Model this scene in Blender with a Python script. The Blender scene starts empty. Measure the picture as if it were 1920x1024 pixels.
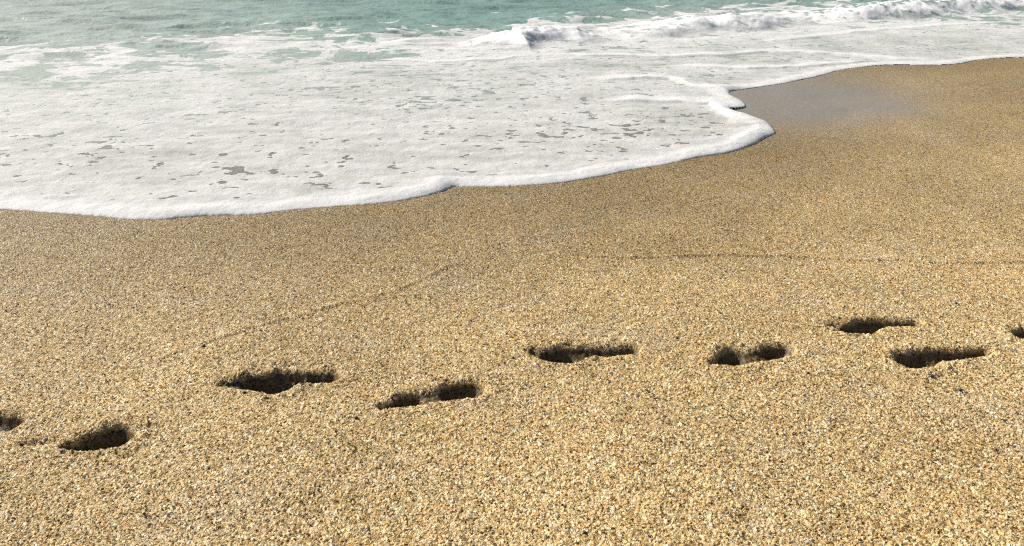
import bpy, math
import numpy as np

# ------------------------------------------------------------------ camera
H = 0.95                      # eye height of a crouching photographer, metres
F = 1507.0                    # focal length in photo pixels (1920 wide)
PITCH = math.radians(22.9)
sc = bpy.context.scene
cam_d = bpy.data.cameras.new("camera")
cam_d.sensor_width = 36.0
cam_d.lens = 36.0 * F / 1920.0
cam_d.clip_start = 0.05
cam_d.clip_end = 5000
cam = bpy.data.objects.new("camera", cam_d)
sc.collection.objects.link(cam)
cam.location = (0, 0, H)
cam.rotation_euler = (math.pi / 2 - PITCH, 0, 0)
sc.camera = cam
cam_d.dof.use_dof = False

# ------------------------------------------------------------------ sky, sun, exposure
SUN_EL = math.radians(35.0)
SUN_AZ = math.radians(-63.0)          # measured from +Y towards +X (clockwise)
w = bpy.data.worlds.new("World")
sc.world = w
w.use_nodes = True
wn = w.node_tree
sky = wn.nodes.new("ShaderNodeTexSky")
sky.sky_type = 'NISHITA'
sky.sun_disc = False
sky.sun_elevation = SUN_EL
sky.sun_rotation = SUN_AZ
sky.air_density = 1.0
sky.dust_density = 2.2
sky.ozone_density = 1.0
wn.links.new(sky.outputs[0], wn.nodes['Background'].inputs[0])
wn.nodes['Background'].inputs[1].default_value = 0.055
sl = bpy.data.lights.new("sun", 'SUN')
sl.energy = 4.8
sl.angle = math.radians(0.55)
sl.color = (1.0, 0.94, 0.85)
sun = bpy.data.objects.new("sun", sl)
sc.collection.objects.link(sun)
from mathutils import Vector
sd = Vector((math.sin(SUN_AZ) * math.cos(SUN_EL), math.cos(SUN_AZ) * math.cos(SUN_EL), math.sin(SUN_EL)))
sun.rotation_euler = sd.to_track_quat('Z', 'Y').to_euler()
sun.location = sd * 20
sc.view_settings.view_transform = 'Standard'
sc.view_settings.look = 'None'
sc.view_settings.exposure = 0.45
sc.view_settings.gamma = 1.0
sc.render.engine = 'CYCLES'
sc.cycles.max_bounces = 6
sc.cycles.diffuse_bounces = 3
sc.cycles.pixel_filter_type = 'BLACKMAN_HARRIS'
sc.cycles.filter_width = 1.15
sc.cycles.use_denoising = False
sc.cycles.denoiser = 'OPENIMAGEDENOISE'
sc.cycles.denoising_input_passes = 'RGB_ALBEDO_NORMAL'
sc.cycles.denoising_prefilter = 'ACCURATE'

# ------------------------------------------------------------------ geometry helpers
CP, SP = math.cos(PITCH), math.sin(PITCH)


def ground(px, py):
    """where a point measured on the photograph lies on the beach (metres)"""
    px = np.asarray(px, float); py = np.asarray(py, float)
    cx = (px - 960.0) / F; cy = (512.0 - py) / F
    dz = -SP + cy * CP
    dy = CP + cy * SP
    t = -H / dz
    return cx * t, dy * t


def photo(x, y):
    """inverse of ground(): used to read the traced density maps at a beach point"""
    dep = y * CP + H * SP
    up = y * SP - H * CP
    dep = np.maximum(dep, 0.02)
    return 960.0 + F * x / dep, 512.0 - F * up / dep


rng = np.random.default_rng(7)
PERM = rng.permutation(1024).astype(np.int32)
PERM2 = np.concatenate([PERM, PERM])
ANG = rng.uniform(0, 2 * np.pi, 1024).astype(np.float32)
GX, GY = np.cos(ANG), np.sin(ANG)


def perlin(x, y, seed=0):
    x = np.asarray(x, np.float32) + np.float32(seed * 37.17)
    y = np.asarray(y, np.float32) + np.float32(seed * 11.31)
    xi = np.floor(x).astype(np.int32); yi = np.floor(y).astype(np.int32)
    fx = x - xi; fy = y - yi
    u = fx * fx * fx * (fx * (fx * 6 - 15) + 10)
    v = fy * fy * fy * (fy * (fy * 6 - 15) + 10)

    def g(ix, iy, dx, dy):
        h = PERM2[(PERM2[ix & 1023] + iy) & 1023]
        return GX[h] * dx + GY[h] * dy
    n00 = g(xi, yi, fx, fy); n10 = g(xi + 1, yi, fx - 1, fy)
    n01 = g(xi, yi + 1, fx, fy - 1); n11 = g(xi + 1, yi + 1, fx - 1, fy - 1)
    a = n00 + u * (n10 - n00); b = n01 + u * (n11 - n01)
    return (a + v * (b - a)) * 1.5


def fbm(x, y, octaves=4, seed=0, gain=0.5, lac=2.03):
    s = 0; a = 1.0; t = 0
    for o in range(octaves):
        s = s + a * perlin(x, y, seed + o * 3)
        t += a
        x = x * lac; y = y * lac; a *= gain
    return s / t


def ridged(x, y, octaves=4, seed=0):
    s = 0; a = 1.0; t = 0
    for o in range(octaves):
        s = s + a * (1 - np.minimum(1, 2.2 * np.abs(perlin(x, y, seed + o * 3))))
        t += a
        x = x * 2.1; y = y * 2.1; a *= 0.5
    return s / t


def sstep(a, b, x):
    t = np.clip((x - a) / (b - a), 0, 1)
    return t * t * (3 - 2 * t)


def fan(ys, half, n_core, n_out, far=400.0):
    """grid sheet: rows at ys, columns closer together in the middle than far to the sides"""
    core = np.linspace(-1, 1, n_core)
    c = half(ys)
    k = np.linspace(0, 1, n_out + 1)[1:]
    L = []
    for yv, cv in zip(ys, c):
        o = cv * np.exp(k * math.log(far / cv))
        L.append(np.concatenate([-o[::-1], core * cv, o]))
    X = np.array(L)
    Y = np.repeat(ys[:, None], X.shape[1], 1)
    return X, Y


def link_mesh(name, X, Y, Z, fmask, mats, attrs=None):
    """the faces of a height field that fmask picks, as one mesh object"""
    ny, nx = X.shape
    j, i = np.nonzero(fmask)
    v00 = j * nx + i
    quads = np.stack([v00, v00 + 1, v00 + nx + 1, v00 + nx], 1)
    used, inv = np.unique(quads.ravel(), return_inverse=True)
    co = np.stack([X.ravel()[used], Y.ravel()[used], Z.ravel()[used]], 1).astype(np.float32)
    me = bpy.data.meshes.new(name)
    nf = len(quads)
    me.vertices.add(len(used)); me.vertices.foreach_set('co', co.ravel())
    me.loops.add(nf * 4); me.loops.foreach_set('vertex_index', inv.astype(np.int32).ravel())
    me.polygons.add(nf)
    me.polygons.foreach_set('loop_start', np.arange(0, nf * 4, 4, dtype=np.int32))
    me.update(calc_edges=True)
    me.shade_smooth()
    for k, a in (attrs or {}).items():
        at = me.attributes.new(k, 'FLOAT', 'POINT')
        at.data.foreach_set('value', a.ravel()[used].astype(np.float32))
    me.materials.append(mats)
    o = bpy.data.objects.new(name, me)
    sc.collection.objects.link(o)
    return o


def tag(o, label=None, cat=None, group=None, kind=None):
    if label: o['label'] = label
    if cat: o['category'] = cat
    if group: o['group'] = group
    if kind: o['kind'] = kind
    return o


def seg_dist(x, y, ax, ay, bx, by):
    dx, dy = bx - ax, by - ay
    L2 = dx * dx + dy * dy + 1e-12
    t = np.clip(((x - ax) * dx + (y - ay) * dy) / L2, 0, 1)
    return np.hypot(x - ax - t * dx, y - ay - t * dy), t


# ------------------------------------------------------------------ node helpers
def new_mat(name):
    m = bpy.data.materials.new(name)
    m.use_nodes = True
    return m, m.node_tree


class NT:
    def __init__(s, nt): s.nt = nt

    def n(s, typ, **kw):
        nd = s.nt.nodes.new(typ)
        for k, v in kw.items(): setattr(nd, k, v)
        return nd

    def l(s, a, b): s.nt.links.new(a, b)

    def val(s, sock, v):
        if hasattr(v, 'is_output'): s.l(v, sock)
        else: sock.default_value = v

    def math(s, op, a, b=0.0, c=None, clamp=False):
        nd = s.n('ShaderNodeMath', operation=op, use_clamp=clamp)
        s.val(nd.inputs[0], a); s.val(nd.inputs[1], b)
        if c is not None: s.val(nd.inputs[2], c)
        return nd.outputs[0]

    def ramp(s, fac, stops, interp='LINEAR'):
        nd = s.n('ShaderNodeValToRGB')
        cr = nd.color_ramp; cr.interpolation = interp
        while len(cr.elements) < len(stops): cr.elements.new(0.5)
        for e, (p, c) in zip(cr.elements, stops):
            e.position = p; e.color = (*c, 1) if len(c) == 3 else c
        s.val(nd.inputs[0], fac)
        return nd.outputs[0]

    def mixc(s, fac, a, b, blend='MIX'):
        nd = s.n('ShaderNodeMix', data_type='RGBA', blend_type=blend)
        s.val(nd.inputs[0], fac)
        s.val(nd.inputs[6], a if hasattr(a, 'is_output') else (*a, 1))
        s.val(nd.inputs[7], b if hasattr(b, 'is_output') else (*b, 1))
        return nd.outputs[2]

    def mixf(s, fac, a, b):
        nd = s.n('ShaderNodeMix', data_type='FLOAT')
        s.val(nd.inputs[0], fac); s.val(nd.inputs[2], a); s.val(nd.inputs[3], b)
        return nd.outputs[0]

    def attr(s, name):
        return s.n('ShaderNodeAttribute', attribute_name=name).outputs['Fac']

    def maprange(s, v, a, b, c=0.0, d=1.0):
        nd = s.n('ShaderNodeMapRange', clamp=True)
        s.val(nd.inputs[0], v)
        for k, q in zip((1, 2, 3, 4), (a, b, c, d)): s.val(nd.inputs[k], q)
        return nd.outputs[0]

    def noise(s, vec, scale, detail=3, rough=0.5, dim='3D'):
        nd = s.n('ShaderNodeTexNoise', noise_dimensions=dim)
        s.l(vec, nd.inputs['Vector'])
        nd.inputs['Scale'].default_value = scale
        nd.inputs['Detail'].default_value = detail
        nd.inputs['Roughness'].default_value = rough
        return nd.outputs[0]


# ------------------------------------------------------------------ materials
def sand_material():
    m, nt = new_mat("coarse_sand")
    m.displacement_method = 'BOTH'
    g = NT(nt)
    bsdf = nt.nodes['Principled BSDF']; out = nt.nodes['Material Output']
    pos = g.n('ShaderNodeNewGeometry').outputs['Position']
    sx = g.n('ShaderNodeSeparateXYZ'); g.l(pos, sx.inputs[0])
    cb = g.n('ShaderNodeCombineXYZ'); g.l(sx.outputs[0], cb.inputs[0]); g.l(sx.outputs[1], cb.inputs[1]); g.l(g.attr('zbase'), cb.inputs[2])
    pos = cb.outputs[0]
    # warp the lookup so the grains are angular and of uneven size
    wn_ = g.n('ShaderNodeTexNoise'); g.l(pos, wn_.inputs['Vector']); wn_.inputs['Scale'].default_value = 190.0; wn_.inputs['Detail'].default_value = 2
    wv_ = g.n('ShaderNodeVectorMath', operation='MULTIPLY_ADD'); g.l(wn_.outputs['Color'], wv_.inputs[0])
    wv_.inputs[1].default_value = (0.007, 0.007, 0.007); g.l(pos, wv_.inputs[2])
    gpos = wv_.outputs[0]
    grains = []
    for scale, amp, dmax in ((180.0, 1.0, 0.80), (265.0, 0.78, 0.80), (440.0, 0.45, 0.80)):
        v = g.n('ShaderNodeTexVoronoi', voronoi_dimensions='3D', feature='F1')
        g.l(gpos, v.inputs['Vector'])
        v.inputs['Scale'].default_value = scale
        v.inputs['Randomness'].default_value = 1.0
        sep = g.n('ShaderNodeSeparateColor'); g.l(v.outputs['Color'], sep.inputs[0])
        d = g.math('DIVIDE', v.outputs['Distance'], dmax)
        dome = g.math('SUBTRACT', 1.0, g.math('MULTIPLY', d, d), clamp=True)
        rnd = g.math('MULTIPLY_ADD', sep.outputs[0], 0.9, 0.25)
        off = g.n('ShaderNodeVectorMath', operation='SUBTRACT'); g.l(gpos, off.inputs[0]); g.l(v.outputs['Position'], off.inputs[1])
        rv = g.n('ShaderNodeVectorMath', operation='SUBTRACT'); g.l(v.outputs['Color'], rv.inputs[0]); rv.inputs[1].default_value = (.5, .5, .5)
        dt = g.n('ShaderNodeVectorMath', operation='DOT_PRODUCT'); g.l(off.outputs[0], dt.inputs[0]); g.l(rv.outputs[0], dt.inputs[1])
        dome = g.math('MINIMUM', g.math('MULTIPLY', dome, 1.5), 1.0)
        facet = g.math('MULTIPLY_ADD', dt.outputs['Value'], scale * 1.5, rnd)
        hgt = g.math('MULTIPLY', g.math('MULTIPLY', dome, facet), amp)
        grains.append((hgt, sep.outputs[1], sep.outputs[2]))
    h, c, c2 = grains[0]
    for (h2, cc, cc2) in grains[1:]:
        sel = g.math('GREATER_THAN', h2, h)
        h = g.math('MAXIMUM', h, h2)
        c = g.mixf(sel, c, cc); c2 = g.mixf(sel, c2, cc2)
    wet = g.attr('wet'); sheen = g.attr('sheen')  # wet: shore damp, plus shade painted into the footprint pits
    col = g.ramp(c, [(0.0, (0.05, 0.036, 0.018)), (0.08, (0.13, 0.080, 0.034)), (0.18, (0.37, 0.23, 0.080)),
                     (0.36, (0.53, 0.38, 0.172)), (0.62, (0.66, 0.50, 0.275)), (0.84, (0.78, 0.645, 0.41)), (0.95, (0.86, 0.80, 0.62)), (1.0, (0.9, 0.87, 0.76))])
    hue = g.ramp(c2, [(0.0, (0.92, 0.88, 0.80)), (0.5, (1.0, 0.99, 0.92)), (0.88, (1.0, 0.93, 0.72)), (1.0, (0.95, 0.76, 0.48))])
    col = g.mixc(1.0, col, hue, 'MULTIPLY')
    # centimetre mottling, broad drifts of paler and browner sand
    mot = g.maprange(g.noise(pos, 85.0, 5, 0.8), 0.36, 0.64, 0.64, 1.30)
    drift = g.maprange(g.noise(pos, 1.3, 4, 0.55), 0.3, 0.7, 0.90, 1.10)
    fac = g.math('MULTIPLY', mot, drift)
    sc_ = g.n('ShaderNodeCombineColor')
    for k in range(3): g.l(fac, sc_.inputs[k])
    col = g.mixc(1.0, col, sc_.outputs[0], 'MULTIPLY')
    pale = g.maprange(g.noise(pos, 3.1, 4, 0.6), 0.52, 0.72, 0.0, 0.35)
    hsv = g.n('ShaderNodeHueSaturation'); hsv.inputs['Saturation'].default_value = 0.55
    hsv.inputs['Value'].default_value = 1.02
    g.l(col, hsv.inputs['Color'])
    col = g.mixc(pale, col, hsv.outputs[0])
    wet_shade_col = g.mixc(1.0, col, (0.21, 0.20, 0.185), 'MULTIPLY')  # damp sand tone, doubling as painted shade inside the prints
    col = g.mixc(wet, col, wet_shade_col)
    col = g.mixc(g.math('MULTIPLY', sheen, 0.85), col, (0.30, 0.262, 0.215))  # grey of the reflected sky painted into the drained patch's base colour
    g.l(col, bsdf.inputs['Base Color'])
    r = g.mixf(wet, 0.62, 0.42)
    r = g.mixf(sheen, r, 0.20)
    g.l(r, bsdf.inputs['Roughness'])
    bsdf.inputs['Specular IOR Level'].default_value = 0.22
    g.l(g.math('MULTIPLY', sheen, 0.45), bsdf.inputs['Coat Weight'])
    bsdf.inputs['Coat Roughness'].default_value = 0.28
    bsdf.inputs['Coat IOR'].default_value = 1.36
    disp = g.n('ShaderNodeDisplacement', space='WORLD')
    nv = g.n('ShaderNodeCombineXYZ'); nv.inputs[2].default_value = 1.0
    g.l(nv.outputs[0], disp.inputs['Normal'])
    disp.inputs['Midlevel'].default_value = 0.5
    g.l(h, disp.inputs['Height'])
    g.l(g.mixf(g.math('MAXIMUM', sheen, g.math('MULTIPLY', g.attr('pit'), 0.95)), 0.0040, 0.0005), disp.inputs['Scale'])
    g.l(disp.outputs[0], out.inputs['Displacement'])
    return m


def water_material():
    """sea water carrying foam: 'foam' attribute is how much froth floats on it"""
    m, nt = new_mat("foamy_sea_water")
    g = NT(nt)
    bsdf = nt.nodes['Principled BSDF']; out = nt.nodes['Material Output']
    pos = g.n('ShaderNodeNewGeometry').outputs['Position']
    foam = g.attr('foam'); tint = g.attr('tint'); milk = g.attr('milk'); thick = g.attr('thick')
    n1 = g.noise(pos, 60.0, 4, 0.65); n2 = g.noise(pos, 14.0, 5, 0.6)
    n3 = g.noise(pos, 5.0, 6, 0.65)
    f = g.math('ADD', foam, g.math('MULTIPLY', g.math('SUBTRACT', n1, 0.5), 0.42))
    f = g.math('ADD', f, g.math('MULTIPLY', g.math('SUBTRACT', n3, 0.5), g.maprange(tint, 0.0, 0.6, 0.2, 1.1)))
    f = g.math('ADD', f, g.math('MULTIPLY', g.math('SUBTRACT', n2, 0.5), 0.22))
    fm = g.maprange(f, 0.36, 0.62)
    water = g.ramp(tint, [(0.0, (0.235, 0.225, 0.18)), (0.35, (0.20, 0.235, 0.19)), (0.7, (0.16, 0.31, 0.245)), (1.0, (0.11, 0.27, 0.22))])
    water = g.mixc(milk, water, (0.42, 0.485, 0.425))
    wv0 = g.attr('fresh')
    fc = g.mixc(g.maprange(n2, 0.3, 0.7, 0.0, 1.0), (0.49, 0.49, 0.47), (0.545, 0.545, 0.53))
    fc = g.mixc(wv0, fc, (0.74, 0.75, 0.75))
    thin = g.mixc(0.62, water, (0.46, 0.465, 0.44))
    fc = g.mixc(thick, thin, fc)
    col = g.mixc(fm, water, fc)
    g.l(col, bsdf.inputs['Base Color'])
    g.l(g.mixf(fm, 0.20, 0.75), bsdf.inputs['Roughness'])
    g.l(g.mixf(fm, 0.5, 0.25), bsdf.inputs['Specular IOR Level'])
    bsdf.inputs['IOR'].default_value = 1.33
    wv = g.attr('surf')
    g.l(g.math('MAXIMUM', g.math('MULTIPLY', g.math('MULTIPLY', fm, thick), 0.85), g.math('MULTIPLY', wv, 0.9)), bsdf.inputs['Subsurface Weight'])
    g.l(g.mixf(wv, 0.035, 0.09), bsdf.inputs['Subsurface Scale'])
    bsdf.inputs['Subsurface Radius'].default_value = (1.0, 1.0, 1.0)
    # froth bubbles on the foam, fine ripples on the bare water
    bub = g.n('ShaderNodeTexVoronoi', voronoi_dimensions='3D'); g.l(pos, bub.inputs['Vector'])
    bub.inputs['Scale'].default_value = 190.0
    fr = g.math('ADD', g.math('MULTIPLY', g.math('SUBTRACT', g.noise(pos, 70.0, 3, 0.6), 0.5), 0.0040), g.math('MULTIPLY', bub.outputs['Distance'], -0.0008))
    rip = g.math('MULTIPLY', g.math('SUBTRACT', g.noise(pos, 6.0, 4, 0.6), 0.5), g.mixf(g.attr('surf'), 0.034, 0.006))
    hh = g.mixf(fm, rip, g.math('ADD', fr, 0.0003))
    b = g.n('ShaderNodeBump'); b.inputs['Strength'].default_value = 0.8
    b.inputs['Distance'].default_value = 1.0
    g.l(hh, b.inputs['Height'])
    g.l(b.outputs[0], bsdf.inputs['Normal'])
    return m


def pebble_material():
    m, nt = new_mat("dark_stone")
    g = NT(nt); bsdf = nt.nodes['Principled BSDF']
    pos = g.n('ShaderNodeNewGeometry').outputs['Position']
    g.l(g.ramp(g.noise(pos, 220.0, 4), [(0.3, (0.018, 0.016, 0.014)), (0.7, (0.07, 0.055, 0.042))]), bsdf.inputs['Base Color'])
    bsdf.inputs['Roughness'].default_value = 0.55
    return m


M_SAND, M_WATER, M_PEB = sand_material(), water_material(), pebble_material()

# ------------------------------------------------------------------ the swash line, traced
edge_px = [(-420, 372), (-200, 384), (-60, 389), (0, 392), (60, 396), (130, 402), (200, 408), (240, 412), (300, 412), (340, 408),
           (400, 404), (480, 403), (520, 397), (590, 390), (650, 386), (700, 383), (750, 377), (790, 370),
           (820, 363), (842, 355), (849, 350), (880, 350.5), (940, 350), (1000, 348), (1050, 344), (1100, 336),
           (1150, 327), (1171, 321), (1206, 315), (1253, 308), (1290, 299), (1322, 293), (1356, 289), (1386, 282),
           (1393, 279), (1423, 267), (1429, 262), (1453, 252), (1456, 248), (1445, 237), (1436, 231), (1416, 226),
           (1403, 221), (1386, 216), (1372, 210), (1366, 207), (1384, 205), (1399, 202), (1397, 196), (1388, 188),
           (1372, 180), (1366, 175), (1370, 171), (1400, 167), (1440, 161), (1480, 155), (1540, 142), (1570, 132),
           (1620, 125), (1680, 121), (1740, 122.5), (1800, 121), (1830, 113), (1860, 110), (1920, 108), (2000, 105),
           (2200, 96), (2500, 84)]
ex, ey = ground(*np.array(edge_px, float).T)
EX = np.concatenate([[-400, -60, -12], ex, [40, 400]])
EY = np.concatenate([[6, 2.2, 2.5], ey, [22, 120]])


def chaikin(px, py, n=2):
    for _ in range(n):
        qx = np.empty(2 * len(px)); qy = np.empty(2 * len(py))
        qx[0], qy[0], qx[-1], qy[-1] = px[0], py[0], px[-1], py[-1]
        a = slice(1, -1)
        qx[1:-1:2] = .75 * px[:-1] + .25 * px[1:]; qx[2::2][:len(px) - 1] = .25 * px[:-1] + .75 * px[1:]
        qy[1:-1:2] = .75 * py[:-1] + .25 * py[1:]; qy[2::2][:len(py) - 1] = .25 * py[:-1] + .75 * py[1:]
        px, py = qx, qy
    return px, py


EX, EY = chaikin(EX, EY)


def swash_sd(X, Y):
    """signed distance to the swash line, positive on the water side (exact near it)"""
    shp = X.shape; x = X.ravel(); y = Y.ravel()
    best = np.full(x.shape, 1e9, np.float32)
    inside = np.zeros(x.shape, bool)
    for k in range(len(EX) - 1):
        ax, ay, bx, by = EX[k], EY[k], EX[k + 1], EY[k + 1]
        d, _ = seg_dist(x, y, ax, ay, bx, by)
        best = np.minimum(best, d.astype(np.float32))
        # number of line pieces lying between the point and the beach side: odd = water
        c = ((ax <= x) != (bx <= x))
        if c.any():
            yc = ay + (x[c] - ax) * (by - ay) / (bx - ax)
            inside[c] ^= (y[c] > yc)
    return np.where(inside, best, -best).reshape(shp)


# ------------------------------------------------------------------ sand
def rows(y0, y1, k, tiny):
    ys = [y0]
    while ys[-1] < y1:
        y = ys[-1]
        ys.append(y + max(tiny, k * (y * y + H * H) / (H * F)))
    return ys


half = lambda y: 0.68 * np.sqrt(np.maximum(y, 0) ** 2 + H * H) + 0.16
ys = list(np.linspace(-12, 0.2, 9)) + list(np.linspace(0.3, 0.9, 26)) + rows(0.92, 7.6, 0.95, 0.0012)
while ys[-1] < 420: ys.append(ys[-1] * 1.09)
SX, SY = fan(np.array(ys), half, 1500, 26)
sd_s = swash_sd(SX, SY)
PX, PY = photo(SX, SY)
fade = sstep(0.0, 0.6, -sd_s)
near = sstep(14, 8, SY)
SZ = (0.018 * fbm(SX / 0.9, SY / 0.8, 2, 5) * fade
      + 0.0045 * fbm(SX / 0.22, SY / 0.22, 3, 9) * sstep(0.0, 0.4, -sd_s)
      + 0.0012 * fbm(SX / 0.045, SY / 0.045, 2, 15) * sstep(0.0, 0.1, -sd_s))
SZ = SZ * near
# beach drops away under the water
SZ = SZ - np.where(sd_s > 0, np.minimum(sd_s * 0.25, 0.35), 0)
SZ = SZ + 0.001 * sstep(0, 0.02, -sd_s)


def line_px(pts):
    return list(zip(*ground(*np.array(pts, float).T)))


# faint old swash marks on the sand, still damp
LINEWET = np.zeros(SX.shape)
for pts, hgt, wd in (([(1040, 474), (1100, 481), (1160, 484), (1260, 481), (1350, 478), (1450, 479), (1550, 484), (1650, 487), (1750, 489), (1900, 490), (2050, 488)], 0.0062, 0.007),
                     ([(300, 672), (360, 648), (420, 630), (470, 614), (530, 600), (600, 578), (680, 560), (760, 538), (840, 500)], 0.0038, 0.010),
                     ([(900, 470), (980, 448), (1080, 436), (1200, 432), (1340, 440)], 0.0022, 0.03)):
    P = line_px(pts)
    d = np.full(SX.shape, 9.0)
    m = (SY < 4) & (SY > 1.3)
    for (a, b) in zip(P[:-1], P[1:]):
        d[m] = np.minimum(d[m], seg_dist(SX[m], SY[m], a[0], a[1], b[0], b[1])[0])
    wob = 1 + 0.45 * perlin(SX / 0.09, SY / 0.09, 31)
    SZ = SZ + hgt * np.exp(-(d / wd) ** 2) * wob
    LINEWET = np.maximum(LINEWET, 32.0 * (hgt - .0030) * np.exp(-(d / 0.011) ** 2) * (0.6 + 0.8 * perlin(SX / .12, SY / .12, 33)))

# footprints: pressed capsules (photo x,y of both ends, radii and depth in metres, wall softness)
PRINTS = [
    dict(label="shallow footprint cut off by the picture's edge beside the swirled clods of sand",
         caps=[(-120, 792, 22, 790, .045, .030, .034, .03), (-60, 812, 30, 812, .018, .012, .010, .015)]),
    dict(label="deep ragged footprint with a dark pit and faint drag marks on both sides",
         caps=[(170, 828, 212, 816, .030, .048, .062, .030), (122, 838, 172, 830, .006, .026, .036, .018), (40, 836, 105, 826, .005, .007, .009, .010),
               (230, 806, 300, 800, .016, .010, .006, .018)]),
    dict(label="largest footprint, a wide black hollow tapering to a long heel strip",
         caps=[(472, 716, 520, 719, .036, .047, .062, .030), (520, 708, 618, 704, .040, .028, .038, .030),
               (425, 718, 470, 716, .022, .034, .018, .020), (480, 690, 590, 688, .014, .014, .006, .014)]),
    dict(label="footprint in two dark hollows, a slanting toe streak and a squarish heel",
         caps=[(752, 752, 776, 748, .022, .026, .036, .022), (716, 765, 752, 754, .008, .016, .024, .013), (842, 731, 884, 729, .030, .034, .042, .026),
               (770, 750, 850, 738, .026, .032, .015, .020)]),
    dict(label="footprint with a clotted toe end and a thin straight dark tail",
         caps=[(1030, 668, 1070, 668, .032, .040, .054, .026), (1055, 661, 1186, 658, .033, .018, .030, .018),
               (1000, 662, 1030, 666, .020, .026, .016, .016), (1040, 681, 1075, 680, .008, .008, .010, .008)]),
    dict(label="footprint in two dark hollows, a triangular ball and an oval heel",
         caps=[(1366, 676, 1378, 672, .032, .040, .052, .026), (1334, 685, 1362, 680, .005, .026, .030, .015), (1444, 660, 1470, 659, .028, .026, .034, .024),
               (1380, 674, 1448, 666, .034, .028, .020, .020)]),
    dict(label="thin S-shaped footprint lying highest up the beach with toe loops",
         caps=[(1590, 616, 1622, 615, .024, .032, .044, .022), (1615, 611, 1655, 605, .028, .021, .042, .017), (1650, 605, 1716, 605, .021, .016, .029, .014),
               (1556, 611, 1590, 612, .012, .014, .014, .012), (1556, 619, 1585, 620, .008, .010, .010, .008)]),
    dict(label="smooth blunt-ended footprint shaped like a club pointing up the beach",
         caps=[(1708, 673, 1732, 670, .042, .036, .056, .024), (1728, 665, 1846, 657, .034, .014, .034, .020),
               (1640, 668, 1690, 670, .005, .006, .006, .006)]),
    dict(label="dark hollow at the picture's edge level with the S-shaped footprint",
         caps=[(1914, 626, 1990, 612, .020, .035, .045, .018)]),
]
dent_id = np.full(SX.shape, -1, np.int32)
WET_SHADE = np.zeros(SX.shape)
PIT = np.zeros(SX.shape)
for k, p in enumerate(PRINTS):
    D = np.zeros(SX.shape); R = np.zeros(SX.shape)
    cxs = []
    for c in p['caps']:
        (x0, x1), (y0, y1) = ground([c[0], c[2]], [c[1], c[3]])
        cxs += [x0, x1]
        m = (np.abs(SY - (y0 + y1) / 2) < 0.3) & (SX > min(x0, x1) - .25) & (SX < max(x0, x1) + .25)
        sx, sy = SX[m], SY[m]
        jag = 0.0032 * fbm(sx / 0.03, sy / 0.03, 3, 40 + k) + 0.0010 * perlin(sx / 0.008, sy / 0.008, 60)
        d, t = seg_dist(sx, sy, x0, y0, x1, y1)
        mxc, myc = x0 + t * (x1 - x0), y0 + t * (y1 - y0)
        nearside = np.clip(-(sy - myc) / (d + 1e-4), 0, 1)
        rad = (c[4] + (c[5] - c[4]) * t) * 0.95
        stretch = 0.12 if c[6] > 0.05 else 0.35          # the side facing the sea wall is steep, the other slumps
        s = d - rad * (1 + stretch * nearside) + jag
        soft = np.minimum(rad * 0.95, c[6] * 1.05) * (1 - nearside) + rad * (1 + stretch) * 0.95 * nearside
        depth = c[6] * sstep(0.006, -soft, s)
        D[m] = np.maximum(D[m], depth)
        rim = 0.065 * c[6] * np.exp(-((s - 0.020) / 0.018) ** 2) * (s > -0.002)
        R[m] = np.maximum(R[m], rim)
    jj, ii = np.nonzero(D > 0)
    j0, j1, i0, i1 = jj.min() - 12, jj.max() + 12, max(ii.min() - 12, 0), min(ii.max() + 12, D.shape[1])
    sub = D[j0:j1, i0:i1]
    for _ in range(9):                                   # slumping softens the pressed edges
        pd = np.pad(sub, 1, mode='edge')
        sub = (pd[:-2, 1:-1] + pd[2:, 1:-1] + pd[1:-1, :-2] + pd[1:-1, 2:] + 2 * sub) / 6
    D[j0:j1, i0:i1] = sub
    PIT = np.maximum(PIT, sstep(0.004, 0.016, D))
    crumb = 0.0028 * fbm(SX / 0.020, SY / 0.020, 2, 77) * np.clip(D / 0.02, 0, 1)
    rough = R * (0.7 + 1.8 * np.maximum(0, perlin(SX / 0.016, SY / 0.013, 90 + k)))
    SZ = SZ - D + crumb + rough
    WET_SHADE = np.maximum(WET_SHADE, 1.12 * sstep(0.003, 0.018, D))  # pits painted darker with depth: shade put into the colour over moist sand
    dent_id[(D > 0.0006) | (R > 0.0012)] = k

# moisture: dark band behind the swash line, a drained mirror-like patch in the bay on the right
ws = fbm(SX / 0.5, SY / 0.5, 4, 21)
wet_edge = sstep(1.5 + 0.6 * ws, 0.0, -sd_s) * 0.50 + 0.08 * sstep(2.2, 1.2, -sd_s)
right = np.exp(-(((PX - 1900) / 620) ** 2 + ((PY - 130) / 190) ** 2)) * 0.85
sheen = np.exp(-(((PX - 1480) / 240) ** 2 + ((PY - 190) / 50) ** 2) ** 1.3)
sheen = np.maximum(sheen, np.exp(-(((PX - 1640) / 110) ** 2 + ((PY - 200) / 26) ** 2) ** 1.2) * 0.85)
sheen = np.clip(sheen * 1.15, 0, 1) * (SY > 0.5) * sstep(-1.0, -0.2, ws + 0.25 * fbm(SX / 0.08, SY / 0.14, 3, 26) + 0.15)
band = sstep(0.06 + 0.03 * ws, 0.0, -sd_s)
WET_SHADE = np.maximum.reduce([WET_SHADE, LINEWET, wet_edge, right * .56 * (SY > 0.5), sheen * 0.35, band * 0.68])
sand_attrs = dict(zbase=SZ, pit=PIT, wet=WET_SHADE, sheen=np.clip(sheen, 0, 1))

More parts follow.
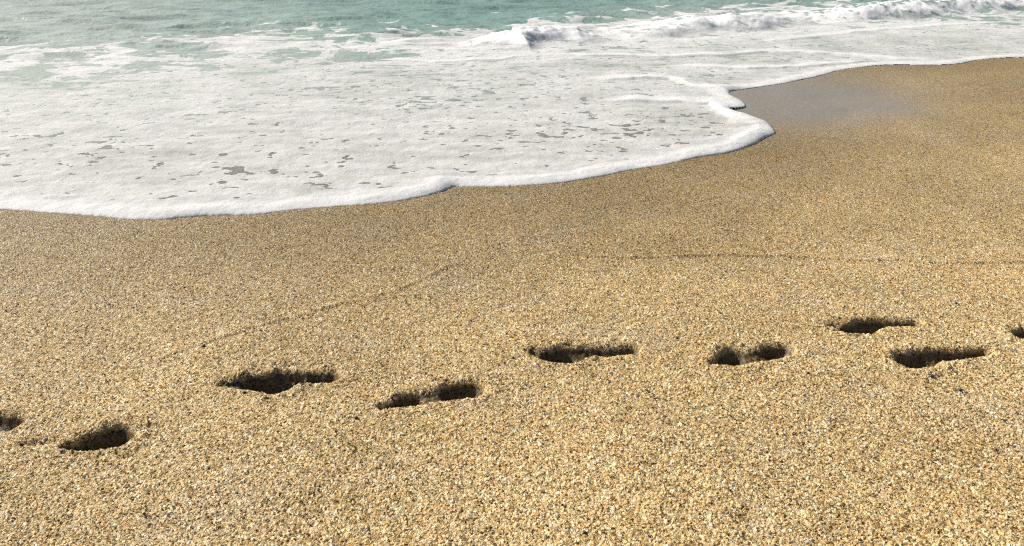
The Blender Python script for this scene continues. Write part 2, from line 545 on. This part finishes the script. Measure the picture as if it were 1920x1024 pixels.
fid = np.full((SX.shape[0] - 1, SX.shape[1] - 1), -1, np.int32)
for k in range(len(PRINTS)):
    mk = dent_id == k
    fid[mk[:-1, :-1] | mk[1:, :-1] | mk[:-1, 1:] | mk[1:, 1:]] = k
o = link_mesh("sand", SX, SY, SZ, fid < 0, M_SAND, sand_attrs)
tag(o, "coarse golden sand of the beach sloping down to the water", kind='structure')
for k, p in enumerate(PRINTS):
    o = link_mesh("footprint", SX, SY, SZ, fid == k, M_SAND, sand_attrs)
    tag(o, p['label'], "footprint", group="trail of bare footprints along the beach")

# ------------------------------------------------------------------ sea, foam, breakers
ys = rows(2.2, 14.5, 0.50, 0.004)
while ys[-1] < 900: ys.append(ys[-1] * 1.035)
wy = np.array(ys)
WX, WY = fan(wy, half, 1500, 34)
sdw = swash_sd(WX, WY)
PX, PY = photo(WX, WY)
sdw = sdw + (0.006 * fbm(WX / 0.05, WY / 0.05, 3, 120) + 0.008 * perlin(WX / 0.3, WY / 0.3, 124)) * sstep(0.3, 0.0, np.abs(sdw))


_bw = fbm(WX / 0.42, WY / 0.60, 4, 150, 0.6)
_bx = PX + 95 * fbm(WX / 0.55, WY / 0.8, 4, 155, 0.6); _by = PY + 15 * _bw * sstep(1.5, 4.0, WY)


def blob(px, py, rx, ry, p=1.0):
    return np.exp(-(((_bx - px) / rx) ** 2 + ((_by - py) / ry) ** 2) ** p)


# line where open water meets the froth (photo y as a function of photo x)
yb = np.interp(PX, [-900, 0, 100, 180, 330, 400, 480, 560, 640, 720, 860, 960, 1100, 1200, 1300, 1400, 1500, 1650, 1900, 2600],
               [80, 84, 88, 88, 80, 70, 50, 52, 62, 64, 62, 54, 44, 40, 34, 22, 14, 4, -4, -14])
q = (PY - yb)
warpx = 0.35 * fbm(WX / 0.8, WY / 0.8, 3, 200); warpy = 0.35 * fbm(WX / 0.8, WY / 0.8, 3, 210)
wxx, wyy = WX + warpx, WY + warpy
lace = ridged(wxx / 0.9, wyy / 1.1, 4, 220)                 # web of froth
streak = fbm((WX + .2 * warpx) / 0.34, (WY + .2 * warpy) / 0.11, 4, 270)
web = ridged(wxx / 0.62, wyy / 0.55, 3, 280)
big = fbm(wxx / 0.55, wyy / 0.7, 5, 230)
med = fbm(wxx / 0.16, wyy / 0.22, 4, 240)
tiny = fbm((WX + .03 * warpx) / 0.075, (WY + .03 * warpy) / 0.060, 3, 250)
med2 = fbm((WX + .1 * warpx) / 0.2, (WY + .1 * warpy) / 0.16, 2, 255)
cov = np.interp(q, [-60, -22, -6, 8, 30, 70, 130, 400], [-1.0, -0.50, 0.05, 0.38, 0.48, 0.74, 1.0, 1.15])
cov = cov + 1.7 * (web - 0.50) * sstep(75, 5, q) + 0.45 * streak * sstep(170, 20, q)
web2 = ridged(wxx / 0.24, wyy / 0.30, 3, 285)
cov = cov + 0.75 * (web2 - 0.48) * sstep(110, 30, q) * sstep(-20, 0, q)
cov = cov + 0.50 * (lace - 0.5) * sstep(110, 10, q) + 0.85 * big * sstep(190, 30, q) + 0.35 * med * sstep(150, 30, q)
cov = cov + 0.55 * sstep(1000, 1500, PX) * sstep(-75, -10, q) * sstep(20, -10, q)
# open-water patches inside the froth, traced
for (x, y, rx, ry, a) in ((290, 92, 130, 8, .6), (120, 108, 70, 6, .7), (60, 138, 80, 8, .5), (540, 112, 46, 9, .8), (585, 104, 22, 7, .5), (665, 98, 40, 9, .8), (695, 110, 34, 5, .5),
                          (540, 70, 60, 7, .5), (640, 86, 60, 5, .45), (400, 122, 70, 9, .4), (210, 125, 60, 7, .4), (1335, 112, 80, 5, .25), (130, 160, 90, 5, .35), (760, 85, 90, 8, .25)):
    cov = cov - a * blob(x, y, rx, ry)
for (x, y, rx, ry, a) in ((150, 92, 150, 7, .8), (40, 122, 120, 8, .6), (260, 112, 160, 7, .6), (460, 84, 130, 14, .6), (600, 50, 60, 7, .7), (612, 104, 12, 16, .8), (760, 84, 120, 12, .5), (600, 90, 140, 5, .5), (470, 110, 40, 14, .5), (850, 70, 130, 14, .55), (1180, 48, 260, 14, .4),
                          (380, 74, 60, 6, .5), (1000, 100, 300, 12, .4), (1500, 50, 300, 30, .35), (1700, 85, 320, 40, .5), (1120, 60, 200, 26, .5)):
    cov = cov + a * blob(x, y, rx, ry)
# little holes in the froth, in traced clusters
clus = (0.07 + blob(60, 280, 110, 34) * .28 + blob(200, 285, 70, 45) * .22 + blob(450, 318, 60, 20) * .42 + blob(390, 345, 60, 12) * .3 + blob(320, 365, 110, 14) * .25
        + blob(1310, 222, 75, 24, 1.6) * .50 + blob(1240, 240, 150, 22) * .3 + blob(800, 175, 280, 50) * .26 + blob(1200, 182, 60, 5) * .6
        + blob(780, 325, 60, 7) * .35 + blob(640, 168, 60, 12) * .4 + blob(930, 165, 110, 16) * .2 + blob(1060, 255, 180, 20) * .20 + blob(1450, 112, 240, 7) * .33
        + blob(1720, 92, 220, 12) * .34 + blob(200, 205, 200, 20) * .16 + blob(560, 330, 60, 14) * .22 + blob(1330, 145, 120, 8) * .3)
cl2 = sstep(0.0, 0.5, fbm(wxx / 0.45, wyy / 0.45, 3, 260) + 0.15)
holes = sstep(0.30, 0.45, tiny * 1.05 + 0.35 * med2 + clus * (0.28 + 0.66 * cl2) - 0.10)
inner = sstep(0.10, 0.22, sdw + 0.05 * med)
ridge_guard = np.ones_like(cov)
foam = np.clip(cov, -0.3, 1.25)
foam = foam - 1.3 * holes * inner * sstep(10, 50, q)

# inner foam lips: older swash fronts riding on the sheet (crest lines traced, height in metres)
LIPS = [([(1000, 100), (1100, 106), (1250, 108), (1350, 104), (1440, 98), (1560, 102), (1680, 112), (1760, 114)], .020, .07),
        ([(1275, 122), (1330, 128), (1400, 130), (1500, 127), (1560, 122), (1640, 115)], .020, .06),
        ([(1120, 152), (1190, 148), (1255, 150), (1290, 160), (1330, 168), (1368, 173)], .028, .06),
        ([(1120, 190), (1200, 190), (1270, 193), (1330, 195), (1350, 205), (1372, 222), (1385, 238)], .026, .06),
        ([(700, 112), (820, 116), (930, 112), (1000, 104)], .014, .06),
        ([(1400, 80), (1500, 72), (1620, 60), (1740, 50), (1920, 40)], .012, .06)]
WZ = np.zeros(WX.shape)
lipf = np.zeros(WX.shape)
for pts, hgt, wd in LIPS:
    P = line_px(pts)
    xs = [a for a, b in P]; yy = [b for a, b in P]
    m = (WX > min(xs) - .6) & (WX < max(xs) + .6) & (WY > min(yy) - .6) & (WY < max(yy) + .8)
    d = np.full(m.sum(), 9.0); side = np.zeros(m.sum()); tt = np.zeros(m.sum())
    wx_ = WX[m] + 0.05 * fbm(WX[m] / .25, WY[m] / .25, 2, 300); wy_ = WY[m] + 0.05 * fbm(WX[m] / .25, WY[m] / .25, 2, 306)
    for n, (a, b) in enumerate(zip(P[:-1], P[1:])):
        dd, t = seg_dist(wx_, wy_, a[0], a[1], b[0], b[1])
        s = (wy_ - a[1]) * (b[0] - a[0]) - (wx_ - a[0]) * (b[1] - a[1])
        u = dd < d
        d[u] = dd[u]; side[u] = s[u]; tt[u] = (n + t[u]) / (len(P) - 1)
    # steep towards the beach, long behind
    wdt = np.where(side > 0, wd * 2.6, wd * 0.45)
    prof = np.exp(-(d / wdt) ** 2) * np.clip(np.minimum(tt, 1 - tt) * 6, 0, 1) ** .6
    WZ[m] += 0.6 * hgt * prof * (1 + .35 * perlin(WX[m] / .2, WY[m] / .2, 310))
    lipf[m] = np.maximum(lipf[m], prof)
foam = np.maximum(foam, lipf * 1.15 - 0.02)

# the rounded front lip of the swash
lip_h = 0.012 + 0.010 * fbm(WX / 0.5, WY / 0.5, 2, 330)
lip_h = lip_h + 0.020 * blob(800, 345, 60, 22) + 0.014 * blob(1330, 275, 150, 40) + 0.012 * blob(1400, 235, 50, 25) + 0.008 * blob(350, 400, 200, 30)
lip_h = np.maximum(lip_h * 0.75, 0.007)
wl = 0.08
r = np.clip(sdw / wl, 0, 1)
prof = np.sqrt(np.clip(1 - (1 - r) ** 2, 0, 1))
back = 0.35 + 0.65 * np.exp(-np.clip(sdw - wl, 0, 9) / 0.10)
sheet = lip_h * prof * back
front = sstep(0.16 + 0.05 * med, 0.05, sdw) * (sdw > -0.05)
foam = np.maximum(foam, front * 1.2)
froth = 0.0030 * fbm(WX / 0.06, WY / 0.06, 3, 340) + 0.0075 * fbm(WX / 0.24, WY / 0.24, 3, 345)
amt = np.clip(foam, 0, 1)
WZ = WZ + sheet + froth * (0.6 + 0.2 * amt) * sstep(0.0, 0.06, sdw) - 0.0015 * (1 - amt) * sstep(0.05, 0.12, sdw)

# ripples and swell on open water
open_ = sstep(60, -10, q)
ang = math.radians(8)
u_ = WX * math.cos(ang) + WY * math.sin(ang); v_ = -WX * math.sin(ang) + WY * math.cos(ang)
dist_fade = np.clip(14 / np.maximum(WY, 1), 0, 1)
sw = 0.065 * fbm(u_ / 1.5, v_ / 0.60, 3, 400, 0.55) + 0.012 * fbm(u_ / 0.42, v_ / 0.2, 2, 410)
chop = -0.030 * np.abs(perlin(u_ / 0.9, v_ / 0.38, 420)) * 2
WZ = WZ + (sw + chop + 0.01) * open_ * np.maximum(dist_fade, 0.35)
WZ = WZ + 0.014 * fbm(WX / 1.0, WY / 0.45, 3, 430) * sstep(0.3, 1.5, sdw)

# breaking waves: foot lines traced, heights in metres
tint = np.interp(q, [-40, 20, 90, 200], [1.0, 0.75, 0.25, 0.0]) - 0.35 * sstep(500, 0, PX) * sstep(-60, 0, q)
milk_fade = sstep(230, 70, q)
tint = np.maximum(tint, 0.9 * blob(1250, 20, 420, 30))
milk = (0.36 + 0.25 * sstep(-30, 40, q) + 0.72 * sstep(900, 0, PX)) * milk_fade + 0.5 * blob(1350, 30, 200, 25)
BREAKERS = [
    dict(label="small breaker throwing up a white peak of spray in mid water", pts=[(820, 84), (880, 90), (950, 93), (1010, 95), (1055, 86), (1110, 84), (1170, 80)],
         hs=[.02, .06, .10, .19, .11, .11, .04], w=.42, back=.42),
    dict(label="low tumbling breaker with a grey blue shaded face", pts=[(1180, 74), (1240, 72), (1300, 69), (1360, 62), (1410, 62), (1450, 58), (1520, 50), (1560, 46)],
         hs=[.03, .06, .09, .10, .09, .12, .08, .03], w=.50, back=.55),
    dict(label="long turquoise wave breaking towards the upper corner of the beach", pts=[(1570, 44), (1640, 41), (1700, 39), (1760, 35), (1840, 28), (1920, 20), (2040, 12), (2200, 4)],
         hs=[.04, .10, .13, .14, .14, .13, .13, .08], w=.55, back=.7),
]
wave_id = np.full(WX.shape, -1, np.int32)
surf = np.zeros(WX.shape)
for k, wv in enumerate(BREAKERS):
    P = line_px(wv['pts'])
    xs = [a for a, b in P]; yy = [b for a, b in P]
    m = (WX > min(xs) - 1.2) & (WX < max(xs) + 1.2) & (WY > min(yy) - 1.2) & (WY < max(yy) + 2.4)
    mx, my = WX[m], WY[m]
    jx = mx + 0.12 * fbm(mx / .5, my / .5, 2, 500 + k); jy = my + 0.16 * fbm(mx / .5, my / .5, 2, 510 + k)
    d = np.full(m.sum(), 9.0); side = np.zeros(m.sum()); hh = np.zeros(m.sum()); tt = np.zeros(m.sum())
    for n, (a, b) in enumerate(zip(P[:-1], P[1:])):
        dd, t = seg_dist(jx, jy, a[0], a[1], b[0], b[1])
        s = (jy - a[1]) * (b[0] - a[0]) - (jx - a[0]) * (b[1] - a[1])
        u = dd < d
        d[u] = dd[u]; side[u] = np.sign(s[u]); tt[u] = n + t[u]
        hh[u] = wv['hs'][n] * (1 - t[u]) + wv['hs'][n + 1] * t[u]
    endf = sstep(0.0, 0.35, tt) * sstep(0.0, 0.35, len(P) - 1 - tt)
    sgn = d * side
    up = sstep(0.0, wv['w'], sgn)                     # the steep front
    down = np.exp(-(np.maximum(sgn - wv['w'], 0) / wv['back']) ** 2)
    prof = up * down * endf
    lump = 1 + 0.38 * fbm(mx / .42, my / .40, 3, 520 + k) + 0.05 * perlin(mx / .06, my / .06, 530 + k)
    WZ[m] += hh * prof * lump
    turb = prof * np.clip(hh / .1, 0, 1)
    if k == 0: WZ[m] += 0.07 * turb * up * hh / .2 * np.maximum(0, fbm(mx / .12, my / .10, 3, 570))
    surf[m] = np.maximum(surf[m], np.clip(turb * 1.5, 0, 1))
    WZ[m] += 0.009 * turb * (ridged(mx / .13, my / .13, 3, 540 + k) - .45)
    bubbly = fbm(mx / .18, my / .12, 4, 550 + k)
    if k == 2:
        fo = 0.46 + 0.9 * bubbly + 0.50 * sstep(.12, .0, sgn) + .35 * sstep(.18, .30, sgn) * sstep(.7, .3, sgn) + .35 * perlin(mx / .05, my / .5, 560)
    elif k == 1:
        fo = 0.70 + 0.7 * bubbly + .3 * sstep(.1, .0, sgn)
    else:
        fo = 0.85 + 0.5 * bubbly + .3 * sstep(.1, .0, sgn)
    mixw = np.clip(turb * 2.2, 0, 1)
    foam[m] = foam[m] * (1 - mixw) + fo * mixw
    tint[m] = tint[m] * (1 - mixw) + 0.75 * mixw
    milk[m] = milk[m] * (1 - mixw) + (0.7 if k == 2 else 0.8) * mixw
    wid = wave_id[m]; wid[prof * hh > 0.022] = k; wave_id[m] = wid

thick = np.clip(0.50 + 0.45 * sstep(90, 40, q) + 0.26 * sstep(60, 140, q) + 0.9 * big * sstep(300, 100, q) + 0.12 * sstep(200, 350, q) + 0.5 * lipf + front - 0.4 * blob(1310, 222, 80, 25) + 0.35 * med + 0.75 * streak - .25 * blob(1600, 85, 400, 26) + (wave_id >= 0) * .5, 0, 1)
w_attrs = dict(foam=foam, tint=np.clip(tint, 0, 1), milk=np.clip(milk, 0, 1), thick=thick, surf=surf, fresh=np.clip(np.maximum.reduce([surf, 0.40 * front, 0.45 * lipf, 0.30 * sstep(70, 20, q)]), 0, 1))
wet_v = sdw > -0.004
WZ = np.where(sdw <= 0, -0.003, WZ)
fw = wet_v[:-1, :-1] & wet_v[1:, :-1] & wet_v[:-1, 1:] & wet_v[1:, 1:]
wf = np.full(fw.shape, -1, np.int32)
for k in range(3):
    mk = wave_id == k
    wf[mk[:-1, :-1] & mk[1:, :-1] & mk[:-1, 1:] & mk[1:, 1:]] = k
qf = (q + 30 * big)[:-1, :-1]
froth_face = (qf > 4)
o = link_mesh("sea_water", WX, WY, WZ, fw & (wf < 0) & ~froth_face, M_WATER, w_attrs)
tag(o, "pale turquoise sea water rippling beyond the foam", kind='structure')
o = link_mesh("sea_foam", WX, WY, WZ, fw & (wf < 0) & froth_face, M_WATER, w_attrs)
tag(o, "white foam of the spent wave spread over the wet sand", kind='stuff')
for k, wv in enumerate(BREAKERS):
    o = link_mesh("breaking_wave", WX, WY, WZ, fw & (wf == k), M_WATER, w_attrs)
    tag(o, wv['label'], "wave", group="small waves breaking near the shore")

# ------------------------------------------------------------------ pebbles lying on the sand
def pebble(px, py, size, label, seed):
    x, y = ground(px, py); x, y = float(x), float(y)
    j = int(np.argmin(np.abs(SY[:, 0] - y))); i = int(np.argmin(np.abs(SX[j] - x)))
    z = float(SZ[j, i])
    import bmesh
    bm = bmesh.new(); bmesh.ops.create_icosphere(bm, subdivisions=3, radius=1.0)
    r_ = np.random.default_rng(seed); a, b, c = r_.uniform(.75, 1.25), r_.uniform(.6, .9), r_.uniform(.45, .7)
    for v in bm.verts:
        n = float(fbm(np.array([v.co.x * 1.3 + v.co.z]), np.array([v.co.y * 1.3 - v.co.z * .7]), 3, seed)[0])
        v.co *= (1 + 0.35 * n) * size
        v.co.x *= a; v.co.y *= b; v.co.z *= c
    me = bpy.data.meshes.new("pebble"); bm.to_mesh(me); bm.free(); me.shade_smooth(); me.materials.append(M_PEB)
    o = bpy.data.objects.new("pebble", me); sc.collection.objects.link(o)
    o.location = (x, y, z + 0.0015 + size * c * .55); o.rotation_euler = (0, 0, r_.uniform(0, 6))
    tag(o, label, "pebble", group="dark pebbles scattered on the sand")


for a in ((382, 650, .0058, "largest dark pebble, on bare sand above the largest footprint"),
          (1268, 643, .0042, "dark pebble between the tailed footprint and the S-shaped one"),
          (1793, 643, .0040, "tiny dark pebble just above the blunt-ended footprint"),
          (1514, 706, .0038, "dark pebble below the two-hollow footprint with the oval heel"),
          (1747, 706, .0062, "dark lump in the sand just below the blunt-ended footprint"),
          (1800, 731, .0050, "dark pebble farthest below the blunt-ended footprint"),
          (962, 676, .0040, "tiny dark pebble beside the clotted toe of the tailed footprint"),
          (1793, 568, .0045, "tiny dark pebble on smooth sand above the S-shaped footprint"),
          (668, 789, .0042, "small dark stone below the slanting toe streak")):
    pebble(*a, seed=int(a[0]))
